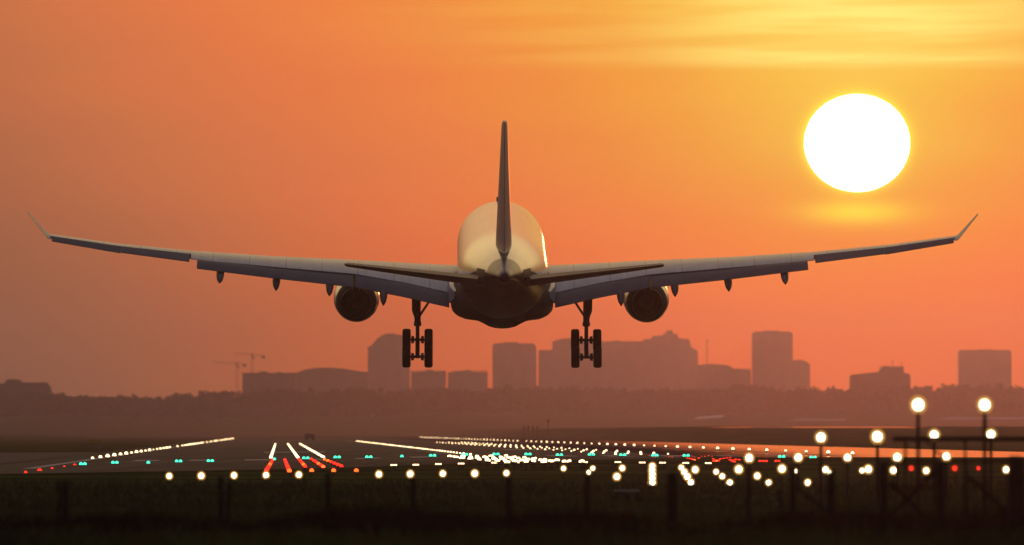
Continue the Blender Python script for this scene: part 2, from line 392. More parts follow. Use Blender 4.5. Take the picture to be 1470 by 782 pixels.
# ------------------------------------------------------------------ airliner
ROOT = empty('airliner', P(720.5, 376.4, 717), 'wide-body twin-engine airliner seen from behind, landing with flaps and wheels down', 'airplane')
ROOT.rotation_euler = (R(3.58 + .86), R(.1), R(.33))
NS = 56
FUS = [(-32.9, 1.16, .20, .20), (-32.5, 1.16, .33, .34), (-31.4, 1.14, .52, .55), (-30, 1.08, .78, .82), (-27, .93, 1.28, 1.32), (-24, .72, 1.75, 1.78), (-20, .42, 2.26, 2.26), (-16, .16, 2.63, 2.63), (-12, .02, 2.80, 2.80), (-8, 0, 2.82, 2.82),
       (0, 0, 2.82, 2.82), (10, 0, 2.82, 2.82), (18, 0, 2.82, 2.82), (20.5, -.03, 2.76, 2.78), (22.5, -.16, 2.50, 2.56), (24.2, -.38, 2.0, 2.1), (25.4, -.58, 1.35, 1.45), (26.1, -.72, .62, .66), (26.3, -.76, .12, .12)]
def hermite(tab, n):
    out = []
    for i in range(len(tab) - 1):
        p0 = tab[max(0, i - 1)]; p1 = tab[i]; p2 = tab[i + 1]; p3 = tab[min(len(tab) - 1, i + 2)]
        for k in range(n):
            u = k / n; h = p2[0] - p1[0]; row = [p1[0] + h * u]
            for c in range(1, len(p1)):
                m1 = (p2[c] - p0[c]) / (p2[0] - p0[0]) * h; m2 = (p3[c] - p1[c]) / (p3[0] - p1[0]) * h
                row.append((2*u**3 - 3*u*u + 1) * p1[c] + (u**3 - 2*u*u + u) * m1 + (-2*u**3 + 3*u*u) * p2[c] + (u**3 - u*u) * m2)
            out.append(tuple(row))
    return out + [tab[-1]]
FS = hermite(FUS, 4)
def ell(yc, zc, rz, rx, n=NS): return [(rx * math.cos(k / n * 6.283185), yc, zc + rz * math.sin(k / n * 6.283185)) for k in range(n)]
CUT = [r[0] for r in FS if r[0] <= -28.4][-1]
cut = [r for r in FS if r[0] >= CUT]
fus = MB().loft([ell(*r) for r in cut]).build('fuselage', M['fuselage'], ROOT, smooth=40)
apu = [r for r in FS if r[0] <= CUT]
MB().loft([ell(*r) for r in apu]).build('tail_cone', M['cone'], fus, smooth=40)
MB().revolve([(-33.06, .15), (-32.93, .24), (-32.86, .24)], (0, 0, 1.16), 20, caps=(True, True)).build('exhaust_outlet', M['black'], fus, smooth=40)
# belly fairing, flat sided box with a rounded keel
def fair(yc, hw, top_, side, keel):
    pts = [(-hw * .93, top_), (-hw * .985, top_ * .6 + side * .4), (-hw, side * .8 + top_ * .2), (-hw, side), (-hw * .975, side - .28), (-hw * .9, side - .52), (-hw * .78, side - .66), (-hw * .64, side - .71), (-hw * .53, side - .75), (-hw * .42, keel + .36), (-hw * .28, keel + .13), (-hw * .14, keel + .03)]
    r = pts + [(0, keel)] + [(-px, pz) for px, pz in reversed(pts)]
    return [(px, yc, pz) for px, pz in r]
fr = [fair(-10.5, 1.5, -1.6, -2.3, -2.95), fair(-9, 2.3, -1.25, -2.4, -3.3), fair(-7, 2.95, -1.0, -2.5, -3.75), (fair(-5, 3.22, -.85, -2.5, -3.78)), fair(-2, 3.25, -.75, -2.52, -3.80), fair(4, 3.25, -.75, -2.55, -3.7), fair(8, 3.1, -.9, -2.5, -3.45), fair(10.5, 2.4, -1.3, -2.4, -3.2), fair(12, 1.5, -1.7, -2.2, -2.9)]
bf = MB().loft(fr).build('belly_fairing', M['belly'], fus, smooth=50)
for s_ in (-1, 1):                           # pale wing root fillets
    pts = lambda yy, dx_, z0, z1: [(s_ * (3.0 + dx_), yy, z0), (s_ * (3.36 + dx_), yy, z0 - .25), (s_ * (3.42 + dx_), yy, z1), (s_ * (3.0 + dx_), yy, z1 - .1)]
    MB().loft([pts(-6.6, -.35, -1.2, -1.9), pts(-4.8, -.06, -1.0, -2.25), pts(-2.5, .02, -.75, -2.2), pts(0.5, .04, -.7, -1.4)]).build('root_fillet', M['wing'], fus, smooth=40)
for s_ in (-1, 1):                           # dark sealing plates beside the stabiliser roots, antenna on the crown
    ring = []
    for (yy, zc, rz, rx) in [r for r in FS if -28.3 <= r[0] <= -24.6]:
        row = []
        for a in (-26, -14, -2, 8, 15):
            row.append((s_ * (rx + .02) * math.cos(R(a)), yy, zc + (rz + .02) * math.sin(R(a))))
        ring.append(row)
    q = MB(); n = 5
    q.add([p for r_ in ring for p in r_], [(i * n + j, i * n + j + 1, (i + 1) * n + j + 1, (i + 1) * n + j) for i in range(len(ring) - 1) for j in range(n - 1)])
    q.build('stabilizer_apron', M['dark'], fus, smooth=40)
MB().box((-.22, 19.5, 2.92), (.1, .5, .26)).build('antenna', M['black'], fus)
def sec(xs, ley, lez, tey, tez, tcr, c0=0.0, c1=1.0, n=9, camber=.018, thick=None):
    ch = math.hypot(ley - tey, lez - tez); up = []; lo = []
    for i in range(n + 1):
        u = c0 + (c1 - c0) * (1 - math.cos(math.pi * i / n)) / 2 if c0 == 0 else c0 + (c1 - c0) * i / n
        th = 5 * tcr * (.2969 * math.sqrt(u) - .126 * u - .3516 * u * u + .2843 * u**3 - .1015 * u**4) * ch + .012
        cm = camber * 4 * u * (1 - u) * ch
        yy = ley + (tey - ley) * u; zz = lez + (tez - lez) * u + cm
        up.append((xs, yy, zz + th)); lo.append((xs, yy, zz - th))
    return up + lo[::-1]
WS = [(1.8, 9.2, -1.42, -2.9, -2.05, .13), (3.2, 8.0, -1.2, -3.0, -1.78, .125), (6.2, 5.8, -.80, -3.0, -1.12, .115), (9.4, 3.6, -.40, -3.1, -.56, .11), (14.5, 0.1, .10, -5.4, .02, .105), (19.6, -3.4, .72, -7.7, .64, .10)]
WO = [(19.6, -3.4, .72, -7.7, .64, .10), (24.5, -6.9, 1.47, -10.1, 1.40, .10), (28.3, -9.6, 2.22, -12.0, 2.16, .095)]
WL = [(28.3, -9.6, 2.22, -12.0, 2.16, .095), (28.45, -9.85, 2.27, -12.1, 2.21, .085), (28.58, -10.2, 2.42, -12.25, 2.37, .08), (28.75, -10.75, 2.66, -12.5, 2.62, .08), (29.15, -11.9, 3.24, -13.2, 3.22, .075), (29.62, -13.3, 3.92, -14.1, 3.92, .07)]
def mirror(s_, ring): return [(s_ * p[0], p[1], p[2]) for p in ring]
def smoothst(tab, n): return hermite(tab, n)
for s_ in (-1, 1):
    rings = [mirror(s_, sec(*r)) for r in WS] + [mirror(s_, sec(*r, 0, .66)) for r in [(19.62,) + WO[0][1:]] + WO[1:]]
    wing = MB().loft(rings).build('wing', M['wing'], ROOT, smooth=35)
    MB().loft([mirror(s_, sec(*r)) for r in smoothst(WL, 2)]).build('winglet', M['winglet'], wing, smooth=35)
    def ail(x0, x1, droop):
        out = []
        for xs in (x0, x1):
            r = [xs] + [interp([(q[0], q[c]) for q in WO], xs) for c in range(1, 6)]
            hy, hz_ = r[1] + (r[3] - r[1]) * .67, r[2] + (r[4] - r[2]) * .67
            ring = sec(*r, .67, 1.0, 5)
            ring = [(p[0], hy + (p[1] - hy), p[2] + (p[1] - hy) * math.tan(R(droop))) for p in ring]
            out.append(mirror(s_, ring))
        MB().loft(out).build('aileron', M['flap'], wing, smooth=35)
    ail(19.7, 23.95, 7); ail(23.97, 28.2, 9)
    fl = lambda st: MB().loft([mirror(s_, sec(*r, camber=.03)) for r in st]).build('flap', M['flap'], wing, smooth=35)
    fl([(3.34, -2.35, -1.85, -5.0, -2.55, .13), (6.2, -2.45, -1.20, -4.95, -1.9, .13), (9.3, -2.6, -.69, -4.85, -1.30, .13)])
    fl([(9.46, -2.6, -.67, -4.85, -1.28, .12), (14.5, -4.9, -.10, -7.1, -.58, .12), (19.2, -7.2, .55, -9.1, .14, .12)])
    # canoe fairings on the flap tracks
    for (xf, ty, zt, zb) in ((7.5, -5.9, -1.25, -2.42), (10.9, -6.3, -.75, -1.80), (14.25, -7.6, -.35, -1.38), (17.75, -9.6, .1, -.80)):
        st = [(ty + 6.2, zt + .35, zt - .15, .06), (ty + 5, zt + .3, zt - .42, .17), (ty + 3.2, zt + .12, zt - .72, .23), (ty + 1.6, zt - .15, zb + .18, .25), (ty + .6, zt - .42, zb + .08, .2), (ty, zb + .22, zb + .02, .06)]
        rs = []
        for (yy, z1, z0, w_) in st:
            zc = (z0 + z1) / 2; h_ = (z1 - z0) / 2
            rs.append([(s_ * xf + w_ * c_, yy, zc + h_ * q_) for c_, q_ in ((.55, 1), (.95, .6), (1, 0), (.85, -.5), (.4, -.9), (0, -1), (-.4, -.9), (-.85, -.5), (-1, 0), (-.95, .6), (-.55, 1))])
        MB().loft(rs).build('flap_track_fairing', M['flap'], wing, smooth=40)
    # engine
    ex_, ez_ = s_ * 9.29, -2.72
    eng = MB().revolve([(3.5, 1.30), (4.4, 1.40), (5.6, 1.46), (7.2, 1.475), (8.6, 1.43), (9.3, 1.34), (9.6, 1.24), (9.55, 1.17), (9.2, 1.15), (8.4, 1.2), (7.9, 1.2)], (ex_, 0, ez_), 48).build('engine', M['white'], ROOT, smooth=40)
    MB().revolve([(3.52, 1.30), (2.6, 1.16), (1.7, .99), (1.66, .95), (2.4, 1.05), (4.4, 1.12), (4.42, .5)], (ex_, 0, ez_), 48).build('exhaust_nozzle', M['nozzle_dark'], eng, smooth=40)
    MB().revolve([(1.72, 1.0), (1.62, .985), (1.60, .955), (1.7, .94)], (ex_, 0, ez_), 48).build('nozzle_lip', M['dark'], eng, smooth=40)
    MB().revolve([(4.4, .55), (3.2, .42), (2.3, .16), (2.15, .02)], (ex_, 0, ez_), 24, caps=(True, True)).build('exhaust_cone', M['nozzle_dark'], eng, smooth=40)
    MB().revolve([(7.9, 1.2), (8.0, .35), (8.6, .12), (8.75, .01)], (ex_, 0, ez_), 36, caps=(True, True)).build('fan', M['dark'], eng, smooth=30)
    pr = [(8.6, ez_ + 1.3, ez_ + 1.5, .08), (6.6, ez_ + 1.3, ez_ + 1.95, .24), (4, ez_ + 1.1, -.35, .27), (1, -2.0, -.55, .25), (-.8, -1.35, -.7, .08)]
    MB().loft([[(ex_ - w_, yy, z0), (ex_ + w_, yy, z0), (ex_ + w_, yy, z1), (ex_ - w_, yy, z1)] for yy, z0, z1, w_ in pr]).build('pylon', M['flap'], eng, smooth=30)
    # tailplane with elevator
    HS = [(.55, -22.2, .22, -29.2, .68, .10), (1.6, -23.0, .35, -29.5, .80, .10), (9.55, -28.5, 1.64, -31.1, 1.80, .09), (9.72, -29.0, 1.68, -31.15, 1.81, .06)]
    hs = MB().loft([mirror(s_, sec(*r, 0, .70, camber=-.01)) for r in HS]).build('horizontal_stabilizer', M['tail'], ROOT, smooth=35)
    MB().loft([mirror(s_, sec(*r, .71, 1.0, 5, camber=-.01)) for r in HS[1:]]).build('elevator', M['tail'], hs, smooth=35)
    # main landing gear
    gx_ = s_ * 5.35
    up_ = Vector((gx_, -2.1, -1.2)); lo_ = Vector((gx_, -2.6, -5.30))
    lg = MB().tube(up_, up_.lerp(lo_, .62), .21, .20, 14).tube(up_.lerp(lo_, .58), lo_, .125, .125, 12)
    lg.tube(up_.lerp(lo_, .60), up_.lerp(lo_, .66), .25, .23, 14)
    gear = lg.build('main_landing_gear', M['gear'], ROOT, smooth=40)
    MB().tube(up_.lerp(lo_, .55), (s_ * 4.32, -2.2, -1.9), .075, .075, 8).tube(up_.lerp(lo_, .62) + Vector((0, -.15, 0)), up_.lerp(lo_, .82) + Vector((0, -.42, 0)), .05, n=6).tube(up_.lerp(lo_, .82) + Vector((0, -.42, 0)), lo_ + Vector((0, -.15, .1)), .05, n=6).build('brace', M['gear'], gear, smooth=40)
    MB().loft([[(gx_ + s_ * .12, -3.0, -1.5), (gx_ + s_ * .38, -3.0, -1.45), (gx_ + s_ * .36, -3.0, -2.9), (gx_ + s_ * .2, -3.0, -3.35)], [(gx_ + s_ * .12, -1.4, -1.5), (gx_ + s_ * .38, -1.4, -1.45), (gx_ + s_ * .36, -1.4, -2.9), (gx_ + s_ * .2, -1.4, -3.35)]]).build('gear_door', M['flap'], gear)
    tl = R(29); ax = [(lo_ + Vector((0, q * math.cos(tl), q * math.sin(tl)))) for q in (-.99, .99)]
    bg_ = MB().tube(ax[0], ax[1], .14, n=10)
    for a in ax:
        bg_.tube(a - Vector((.62, 0, 0)), a + Vector((.62, 0, 0)), .09, n=10)
        for q in (-1, 1): bg_.tube(a + Vector((q * .22, 0, 0)), a + Vector((q * .40, 0, 0)), .23, .25, n=14)
    bg_.build('bogie_beam', M['gear'], gear, smooth=40)
    for a in ax:
        for q in (-1, 1):
            c_ = a + Vector((q * .70, 0, 0)); wv = .265
            MB().revolve([(-wv * .55, .36), (-wv * .9, .44), (-wv, .56), (-wv * .93, .64), (-wv * .6, .69), (0, .70), (wv * .6, .69), (wv * .93, .64), (wv, .56), (wv * .9, .44), (wv * .55, .36)], c_, 32, axis='x', caps=(False, False)).revolve([(-wv * .5, .37), (-wv * .2, .25), (-wv * .2, .05), (wv * .2, .05), (wv * .2, .25), (wv * .5, .37)], c_, 20, 1, (True, True), 'x').build('wheel', [M['black'], M['gear']], gear, smooth=40)
# fin and rudder
VS = [(1.7, -17.6, -29.4, .09), (2.35, -18.6, -29.5, .09), (10.2, -28.2, -31.6, .10), (10.52, -29.0, -31.65, .07)]
def vsec(zz, ley, tey, tcr, c0, c1):
    r = sec(0, ley, 0, tey, 0, tcr, c0, c1, 9 if c0 == 0 else 5, 0)
    return [(p[2], p[1], zz + (p[1] - ley) * -.0) for p in r]
vs_ = MB().loft([vsec(*r, 0, .68) for r in VS]).build('vertical_stabilizer', M['fin'], ROOT, smooth=35)
MB().loft([vsec(*r, .69, 1.0) for r in VS[1:]]).build('rudder', M['fin'], vs_, smooth=35)
# nose gear, hidden behind the belly from here
ng = MB().tube((0, 18.6, -2.3), (0, 18.4, -4.35), .11, n=10).tube((-.35, 18.4, -4.35), (.35, 18.4, -4.35), .07).build('nose_landing_gear', M['gear'], ROOT, smooth=40)
for q in (-1, 1): MB().revolve([(-.18, .25), (-.19, .42), (-.12, .51), (.12, .51), (.19, .42), (.18, .25)], (q * .36, 18.4, -4.35), 24, axis='x', caps=(True, True)).build('wheel', M['black'], ng, smooth=40)

# ------------------------------------------------------------------ runway lights
def fixture_mesh(name, lamp, r, stem, ring_r=.09):
    b2 = MB(); b2.tube((0, 0, -stem), (0, 0, -r * .5), .025, n=6, mi=0).ball((0, 0, 0), r, 10, 7, 1).revolve([(-r * 1.15, r * .3), (-r * .75, r * .95), (-r * .45, r * 1.0)], (0, 0, 0), 10, 0, (True, True), 'z')
    me = b2.build(name, [M['dark'], lamp]).data
    o = bpy.data.objects[name]; bpy.data.objects.remove(o)
    return me
_me = {}
def small_light(name, lamp, pos, r, label, group, base):
    stem = max(.12, round((pos.z - base) / .05) * .05 + .05)
    key = (lamp, r, stem)
    if key not in _me: _me[key] = fixture_mesh(name + '_shape', M[lamp], r, stem)
    o = bpy.data.objects.new(name, _me[key]); COL.objects.link(o); o.location = pos
    return tag(o, label, 'runway light', group)
def RW(l, s, dz=.30): return Vector((l + SH * s, s, gz(l, s) + dz))
rnd = random.Random(3)
for k in range(71):
    s = 785 + 34.5 * k
    if k not in (17, 18, 20, 34, 35, 37, 41):
        small_light('runway_edge_light', 'lampfar', RW(-13, s), rnd.choice((.08, .11, .13, .14, .16)), 'small white light in the slanting dotted row along the left runway edge', 'left runway edge lights', gz(-13, s))
    if k not in (31,):
        small_light('runway_edge_light', 'lampfar', RW(39.9, s), rnd.choice((.10, .12, .12, .14)), 'small white light in the long dotted row along the right runway edge', 'right runway edge lights', gz(39.9, s))
for k in range(78):
    s = 790 + 15.2 * k
    small_light('centreline_light', 'lampfar', RW(13.4, s, .2), rnd.choice((.07, .085, .095)), 'tiny white light in the fine dotted runway centreline row', 'runway centreline lights', gz(13.4, s))
for k in range(31):
    s = 795 + 30 * k
    for l in (-.6, 1.3, 3.1):
        small_light('touchdown_light', 'lampfar', RW(l, s, .25), rnd.choice((.11, .12)), 'white light in the three converging streaks on the left of the runway', 'left touchdown zone lights', gz(l, s))
    for l in (23.7, 25.5, 27.4):
        small_light('touchdown_light', 'lampfar', RW(l, s, .22), rnd.choice((.07, .09, .10)), 'white light in the slanting clusters right of the runway centreline', 'right touchdown zone lights', gz(l, s))
# green threshold bar, in pairs
GR = [(119, 666, 2), (165, 664, 2), (213, 664, 1), (256.5, 662, 2), (302, 661.5, 2), (394, 659, 1), (439, 657.5, 2), (484, 656.3, 2), (529.5, 656, 2), (577, 655, 1), (621, 654, 2), (667, 652.5, 2), (712, 652, 2), (758, 652, 2), (803, 653, 2), (849, 652.5, 2), (894, 653, 2), (940, 653.7, 2), (985, 654, 2), (1122, 655.5, 2), (1167, 656.5, 2)]
for (px, py, n) in GR:
    for q in ((0,) if n == 1 else (-2.8, 2.8)):
        dg = min(770, 1.98 * F / (py - HOR)); p = P(px + q, py, dg); l = p.x - SH * dg
        small_light('threshold_light', 'lampgreen', p, .118, 'small green light in the bar across the runway threshold', 'green threshold lights', min(gz(l, dg), p.z - .12))
# red lights before the threshold
for px, py, d, r in ((37, 678, 577, .08), (57, 675.7, 610, .13), (75, 673, 644, .09), (92.5, 670.5, 681, .09), (107.5, 668, 715, .11)):
    small_light('edge_light', 'lampred', P(px, py, d), r, 'small red light in the short row at far left before the green bar', 'left red edge lights', P(px, py, d).z - .35)
def redline(a, b_2, n, lab, grp, amber=()):
    for i in range(n):
        u = i / max(1, n - 1); px = a[0] + (b_2[0] - a[0]) * u; py = a[1] + (b_2[1] - a[1]) * u
        d = 1.82 * F / (py - HOR)
        small_light('side_row_light', 'lampamber' if i in amber else 'lampred', P(px, py, d), .105, lab, grp, P(px, py, d).z - .35)
lab = 'red light in the slanting red streaks below the white streaks at left'
for a, b_2, n, am in (((391, 661), (382.5, 675), 6, (2,)), ((409, 660), (415.5, 676), 6, (5,)), ((429, 659), (438, 669.5), 5, (3,)), ((447, 659), (464, 670), 6, (3, 5)), ((466, 659.5), (490, 669), 6, (0, 1)), ((447.5, 675.5), (447.5, 675.5), 1, (0,)), ((479, 675.5), (479, 675.5), 1, (0,)), ((511.5, 675.5), (511.5, 675.5), 1, (0,))):
    redline(a, b_2, n, lab, 'left red side row lights', am)
lab = 'red light in the red clusters right of the runway before the orange strip'
for a, b_2, n, am in (((932, 655.5), (940, 658), 3, (1,)), ((953, 655.5), (965, 657.8), 4, ()), ((972, 655.8), (978, 655.3), 2, ()), ((983, 658), (997, 661), 5, (4,)), ((993, 656), (997, 657.5), 2, ()), ((1003, 659), (1007, 656.5), 2, ()), ((1012, 656.5), (1017, 656), 2, (0, 1)), ((1022, 657), (1024, 660), 2, ()), ((1025, 662.5), (1031, 662), 3, (1,)), ((1034, 660), (1048, 658), 4, ()), ((1048, 661), (1054, 663), 3, ()), ((1056, 660.5), (1061, 661), 2, ()), ((1091, 662.5), (1100, 662.5), 3, ()), ((1114, 662.5), (1118, 662.5), 2, ())):
    redline(a, b_2, n, lab, 'right red side row lights', am)
# approach centreline barrettes
for i, (s, yy) in enumerate(((765, 654.5), (735, 656), (706, 657), (678, 658), (650, 659.3), (622, 660.5), (596, 661.7), (570, 662.6))):
    tilt = rnd.uniform(-.3, .1)
    for q in range(-2, 3):
        px = 401 + 13.4 * F / s + q * .95 * F / s + rnd.uniform(-1, 1)
        for e in ((-2, 0, 2) if (i + q) % 2 else (0, 2)):
            p = P(px + e, yy + tilt * q + rnd.uniform(-.5, .5), s)
            small_light('approach_light', 'lampfar', p, .085, 'white light in the bright crowded patch in front of the green threshold bar', 'crowded approach lights', p.z - .4)
for (px, py) in ((648, 655), (652, 655.2), (661, 657.5), (663.5, 657.5)):
    small_light('approach_light', 'lampfar', P(px, py, 740), .08, 'white light in the bright crowded patch in front of the green threshold bar', 'crowded approach lights', P(px, py, 740).z - .4)
for (px, py) in ((565.3, 667.6), (597, 667.2), (629.3, 666.2), (662, 665.5), (710, 664.2), (741, 663.6), (839, 663.4), (887, 663.4), (922, 664), (951, 664.2), (984.4, 664.6), (1016.7, 664.8)):
    for e in (-3.2, 0, 3.2):
        p = P(px + e, py, 600); small_light('bar_light', 'lampfar', p, .055, 'flat pale yellow light in the dim crossbar just above the grass edge', 'dim crossbar lights', p.z - .3)

# taller lamps nearer the camera: mast or stem, housing and glowing lens
def mast_light(px, py, d, dia, label, group=None, lamp='lampwhite', base=None):
    p = P(px, py, d); r = pw(dia, d) / 2 * rnd.uniform(.86, 1.06)
    bz = gz(p.x - SH * d, d) if base is None else base
    o = empty('approach_light', (p.x, p.y, bz), label, 'runway light', group); h = p.z - bz
    tb = .028 if h < 1 else .05
    st = MB().tube((0, 0, -.05), (0, 0, h - r * .6), tb, tb * .85, 8).tube((0, 0, 0), (0, 0, .05), tb * 2.6, n=10)
    st.build('stem' if h < 1 else 'pole', M['post'], o, smooth=40)
    hs_ = MB().revolve([(r * .35, r * .9), (r * .75, r * .8), (r * 1.25, r * .45), (r * 1.4, r * .1)], (0, 0, h), 14, caps=(False, True)).tube((0, r * .5, h - r * .9), (0, r * .5, h - r * .4), r * .25, n=8).build('lamp_housing', M['post'], o, smooth=40)
    MB().ball((0, 0, h), r * .86, 16, 12, sz=1.08).build('lens', M[lamp], o, smooth=180)
    MB().ball((0, 0, h), r * 1.5, 18, 12, sz=1.05).build('halo', M['halored' if lamp == 'lampred' else 'halowhite'], o, smooth=180)  # glow around the lens, added as a translucent emissive shell
    return o
FRONT = [(243, 683.2), (289, 682.8), (336, 682.2), (382, 681.8), (429, 681.2), (544, 680.6), (589, 680.2), (635.7, 679.6), (681.5, 679.4), (727, 679)]
grp = 'foreground crossbar lamps'
names = ['leftmost white lamp of the foreground row, left of the red streaks', 'second white lamp from the left in the foreground row', 'third white lamp from the left, above the leaning fence post', 'white lamp touching the lower end of the leftmost red streak', 'white lamp between the red streaks and the fence post', 'first white lamp right of the lone red light', 'white lamp beside the top of a thin fence post, centre left', 'white lamp below the middle of the dim yellow crossbar', 'white lamp under the left part of the crowded bright patch', 'white lamp half beside the top of the fence post below the airliner']
for (px, py), nm in zip(FRONT, names): mast_light(px, py, 467, 8.3, nm, grp)
near = [
    (809, 672.3, 500, 7.5, 'single white lamp right below the right end of the crowded patch'),
    (851, 672, 500, 7.5, 'white lamp just above the right of a fence post top, near middle'),
    (845, 677.8, 480, 6.5, 'white lamp partly hidden at the fence post top near the middle'),
    (893.3, 671.8, 500, 8, 'upper of two white lamps left of the vertical string of lamps'),
    (885.5, 684, 467, 9.5, 'lower of two white lamps left of the vertical string of lamps'),
    (998, 674, 430, 10.2, 'round white lamp right of the diagonal string of lamps'),
    (1028, 677, 467, 8, 'upper lamp of the short diagonal of three white lamps'),
    (1036.8, 683.5, 455, 8.2, 'middle lamp of the short diagonal of three white lamps'),
    (1047.5, 693, 440, 8.6, 'lowest lamp of the short diagonal of three white lamps'),
    (1060.5, 673.5, 420, 10.5, 'round white lamp over a thin post, below the red clusters'),
    (1075.5, 657.3, 380, 11, 'round white lamp at the left end of the orange strip'),
    (1087, 683, 430, 9, 'white lamp low right of the thin post, upper of a pair'),
    (1103.5, 692.8, 420, 9, 'white lamp low right of the thin post, lower of a pair'),
    (1122.5, 672.7, 400, 11, 'round white lamp just left of the dark brace post top'),
    (1146, 656.5, 370, 12, 'round white lamp on the orange strip beside the right green lights'),
    (1143.8, 676, 440, 6.5, 'small white lamp right against the dark brace post top'),
    (1159.5, 692.5, 420, 8.6, 'lone low white lamp right of the dark brace post'),
    (1178.5, 627.7, 310, 14.5, 'left lamp of the pair on medium poles over the orange strip'),
    (1185, 674, 400, 9.5, 'larger of two touching white lamps below the left medium pole'),
    (1190, 677.3, 430, 7, 'smaller of two touching white lamps below the left medium pole'),
    (1216.5, 656.5, 360, 11.5, 'round white lamp on the orange strip between the two medium poles'),
    (1237.5, 675.3, 430, 7, 'smaller of two touching white lamps below the right medium pole'),
    (1246.5, 673.3, 400, 10, 'larger of two touching white lamps below the right medium pole'),
    (1259.5, 626.7, 310, 14.5, 'right lamp of the pair on medium poles over the orange strip'),
    (1341, 624.5, 320, 14, 'white lamp at the beam, right of the left tall pole'),
    (1422.5, 623.7, 320, 13, 'white lamp at the beam, touching the right tall pole'),
    (1288, 656, 360, 12, 'round white lamp on the orange strip left of the tall poles'),
    (1358.5, 655, 350, 11, 'white lamp at the foot of the slanting brace below the beam'),
    (1282.5, 675, 420, 9, 'white lamp seen through the gate, left of the red lights'),
    (1329.5, 675.5, 420, 9, 'white lamp seen through the gate between the red lights'),
    (1444.5, 674, 410, 10, 'white lamp beside the big dark post at the right edge'),
    (1318, 581, 262, 17, 'highest left white lamp on a tall pole above the beam'),
    (1413.5, 581, 262, 17, 'highest right white lamp on a tall pole above the beam')]
for px, py, d, dia, nm in near: mast_light(px, py, d, dia * .93, nm, 'approach lamps on the right')
for i, yy in enumerate((669, 675, 681, 687, 693)):
    mast_light(936.4 + rnd.uniform(-.3, .3), yy, 500 - 13 * i, 8.2 + .3 * i, ['top', 'second', 'middle', 'fourth', 'bottom'][i] + ' lamp of the vertical string of five white lamps', 'vertical string of lamps')
for i, (px, yy) in enumerate(((978, 671), (982.4, 677.3), (986.8, 684), (991.7, 692.7))):
    mast_light(px, yy, 495 - 14 * i, 8.0 + .4 * i, ['top', 'second', 'third', 'bottom'][i] + ' lamp of the diagonal string of four white lamps', 'diagonal string of lamps')
for (px, nm) in ((1308, 'left red lamp seen through the gate'), (1370.5, 'middle red lamp seen through the gate'), (1404.5, 'right dim red lamp seen through the gate')):
    mast_light(px, 672, 460, 7 if px < 1400 else 5, nm, 'red lamps beyond the gate', 'lampred')
# beam carried by the tall poles
d0 = 262.4; pl = P(1281, 630, d0); prr = P(1500, 630, d0)
be = empty('light_gantry', (pl.x, d0, 0), 'long dark horizontal beam crossing the two tall lamp poles at right', 'gantry')
MB().box(((prr.x - pl.x) / 2, .12, pl.z), (prr.x - pl.x, .08, pw(7, d0))).build('beam', M['post'], be)
for px in (1300, 1386, 1480): MB().tube((P(px, 0, d0).x - pl.x, .2, 0), (P(px, 0, d0).x - pl.x, .2, pl.z), .03, n=8).build('leg', M['post'], be)
a = P(1330, 633, d0); c = P(1354, 656, d0)
MB().tube((a.x - pl.x, .2, a.z), (c.x - pl.x, .2, c.z), .022, n=6).build('brace', M['post'], be)

# ------------------------------------------------------------------ fence, gate and foreground things
FD = 234
def post(px, ptop, w_, parent, d=FD, lean=0.0, bot=0.0, org=None, name='post'):
    p = P(px, ptop, d); o_ = org or Vector((0, 0, 0)); w2 = pw(w_, d) / 2
    b2 = MB(); rs = []
    for u in (0, .35, .7, .97, 1.0):
        zz = bot + (p.z - bot) * u; cx = p.x + lean * u - o_.x; k = (1.08 - .12 * u) * (1 if u < 1 else .7)
        rs.append([(cx + w2 * k * math.cos(q / 8 * 6.2832) + rnd.uniform(-.006, .006), p.y - o_.y + w2 * k * math.sin(q / 8 * 6.2832), zz + (rnd.uniform(-.02, .02) if u == 1 else 0)) for q in range(8)])
    return b2.loft(rs).build(name, M['wood'], parent, smooth=60)
fence = empty('wire_fence', (0, FD, 0), 'low wire fence on uneven dark wooden posts along the foreground grass', 'fence')
og = Vector((0, FD, 0))
for px, pt_, w_, ln in ((84, 690, 5, .02), (94, 689, 8, 0), (317, 684, 8, 0), (326, 690, 6, .06), (471, 679, 7, 0), (593, 685, 7, -.01), (731, 684, 8, 0), (842, 682, 8, .01), (965, 679, 15, 0), (1075, 672, 6, 0), (1138, 669, 9, 0), (1193, 676, 12, 0)):
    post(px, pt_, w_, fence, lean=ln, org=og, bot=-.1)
def wire(y0, x0, x1):
    pts = [(P(q, y0 + 1.5 * math.sin(q * .026), FD) - og) for q in range(x0, x1 + 1, 20)]
    MB().path(pts, .004, 5).build('wire', M['steel'], fence)
for yy in (694, 712, 733): wire(yy, -80, 1260)
gt = empty('field_gate', (P(1267, 0, 228).x, 228, 0), 'dark wooden field gate with crossed braces at the lower right', 'gate')
gog = Vector(gt.location); GDD = 228
for px, pt_, w_ in ((1268, 664, 12), (1350, 663, 14), (1386, 664, 6), (1459, 655, 25)): post(px, pt_, w_, gt, GDD, org=gog, bot=-.1)
def bar(x0, y0, x1, y1, w_, dy_=0.0, nm='rail'):
    a = P(x0, y0, GDD) - gog; c = P(x1, y1, GDD) - gog; a.y += dy_; c.y += dy_
    dv = c - a; rot = dv.to_track_quat('X', 'Z').to_matrix()
    MB().box((a + c) / 2, (dv.length, .035, pw(w_, GDD)), rot=rot).build(nm, M['rail'], gt)
bar(1262, 664, 1452, 662, 4, .06); bar(1262, 748, 1452, 748, 5, .06); bar(1262, 700, 1350, 700, 3, .06)
for q in ((1353, 666, 1304, 715), (1304, 715, 1276, 742), (1278, 692, 1330, 745), (1391, 685, 1446, 734)): bar(*q, 6, .1, 'brace')
br = empty('brace_strut', (P(1143, 0, FD).x, FD, 0), 'slanting wooden strut propping the dark fence post left of the gate', 'strut')
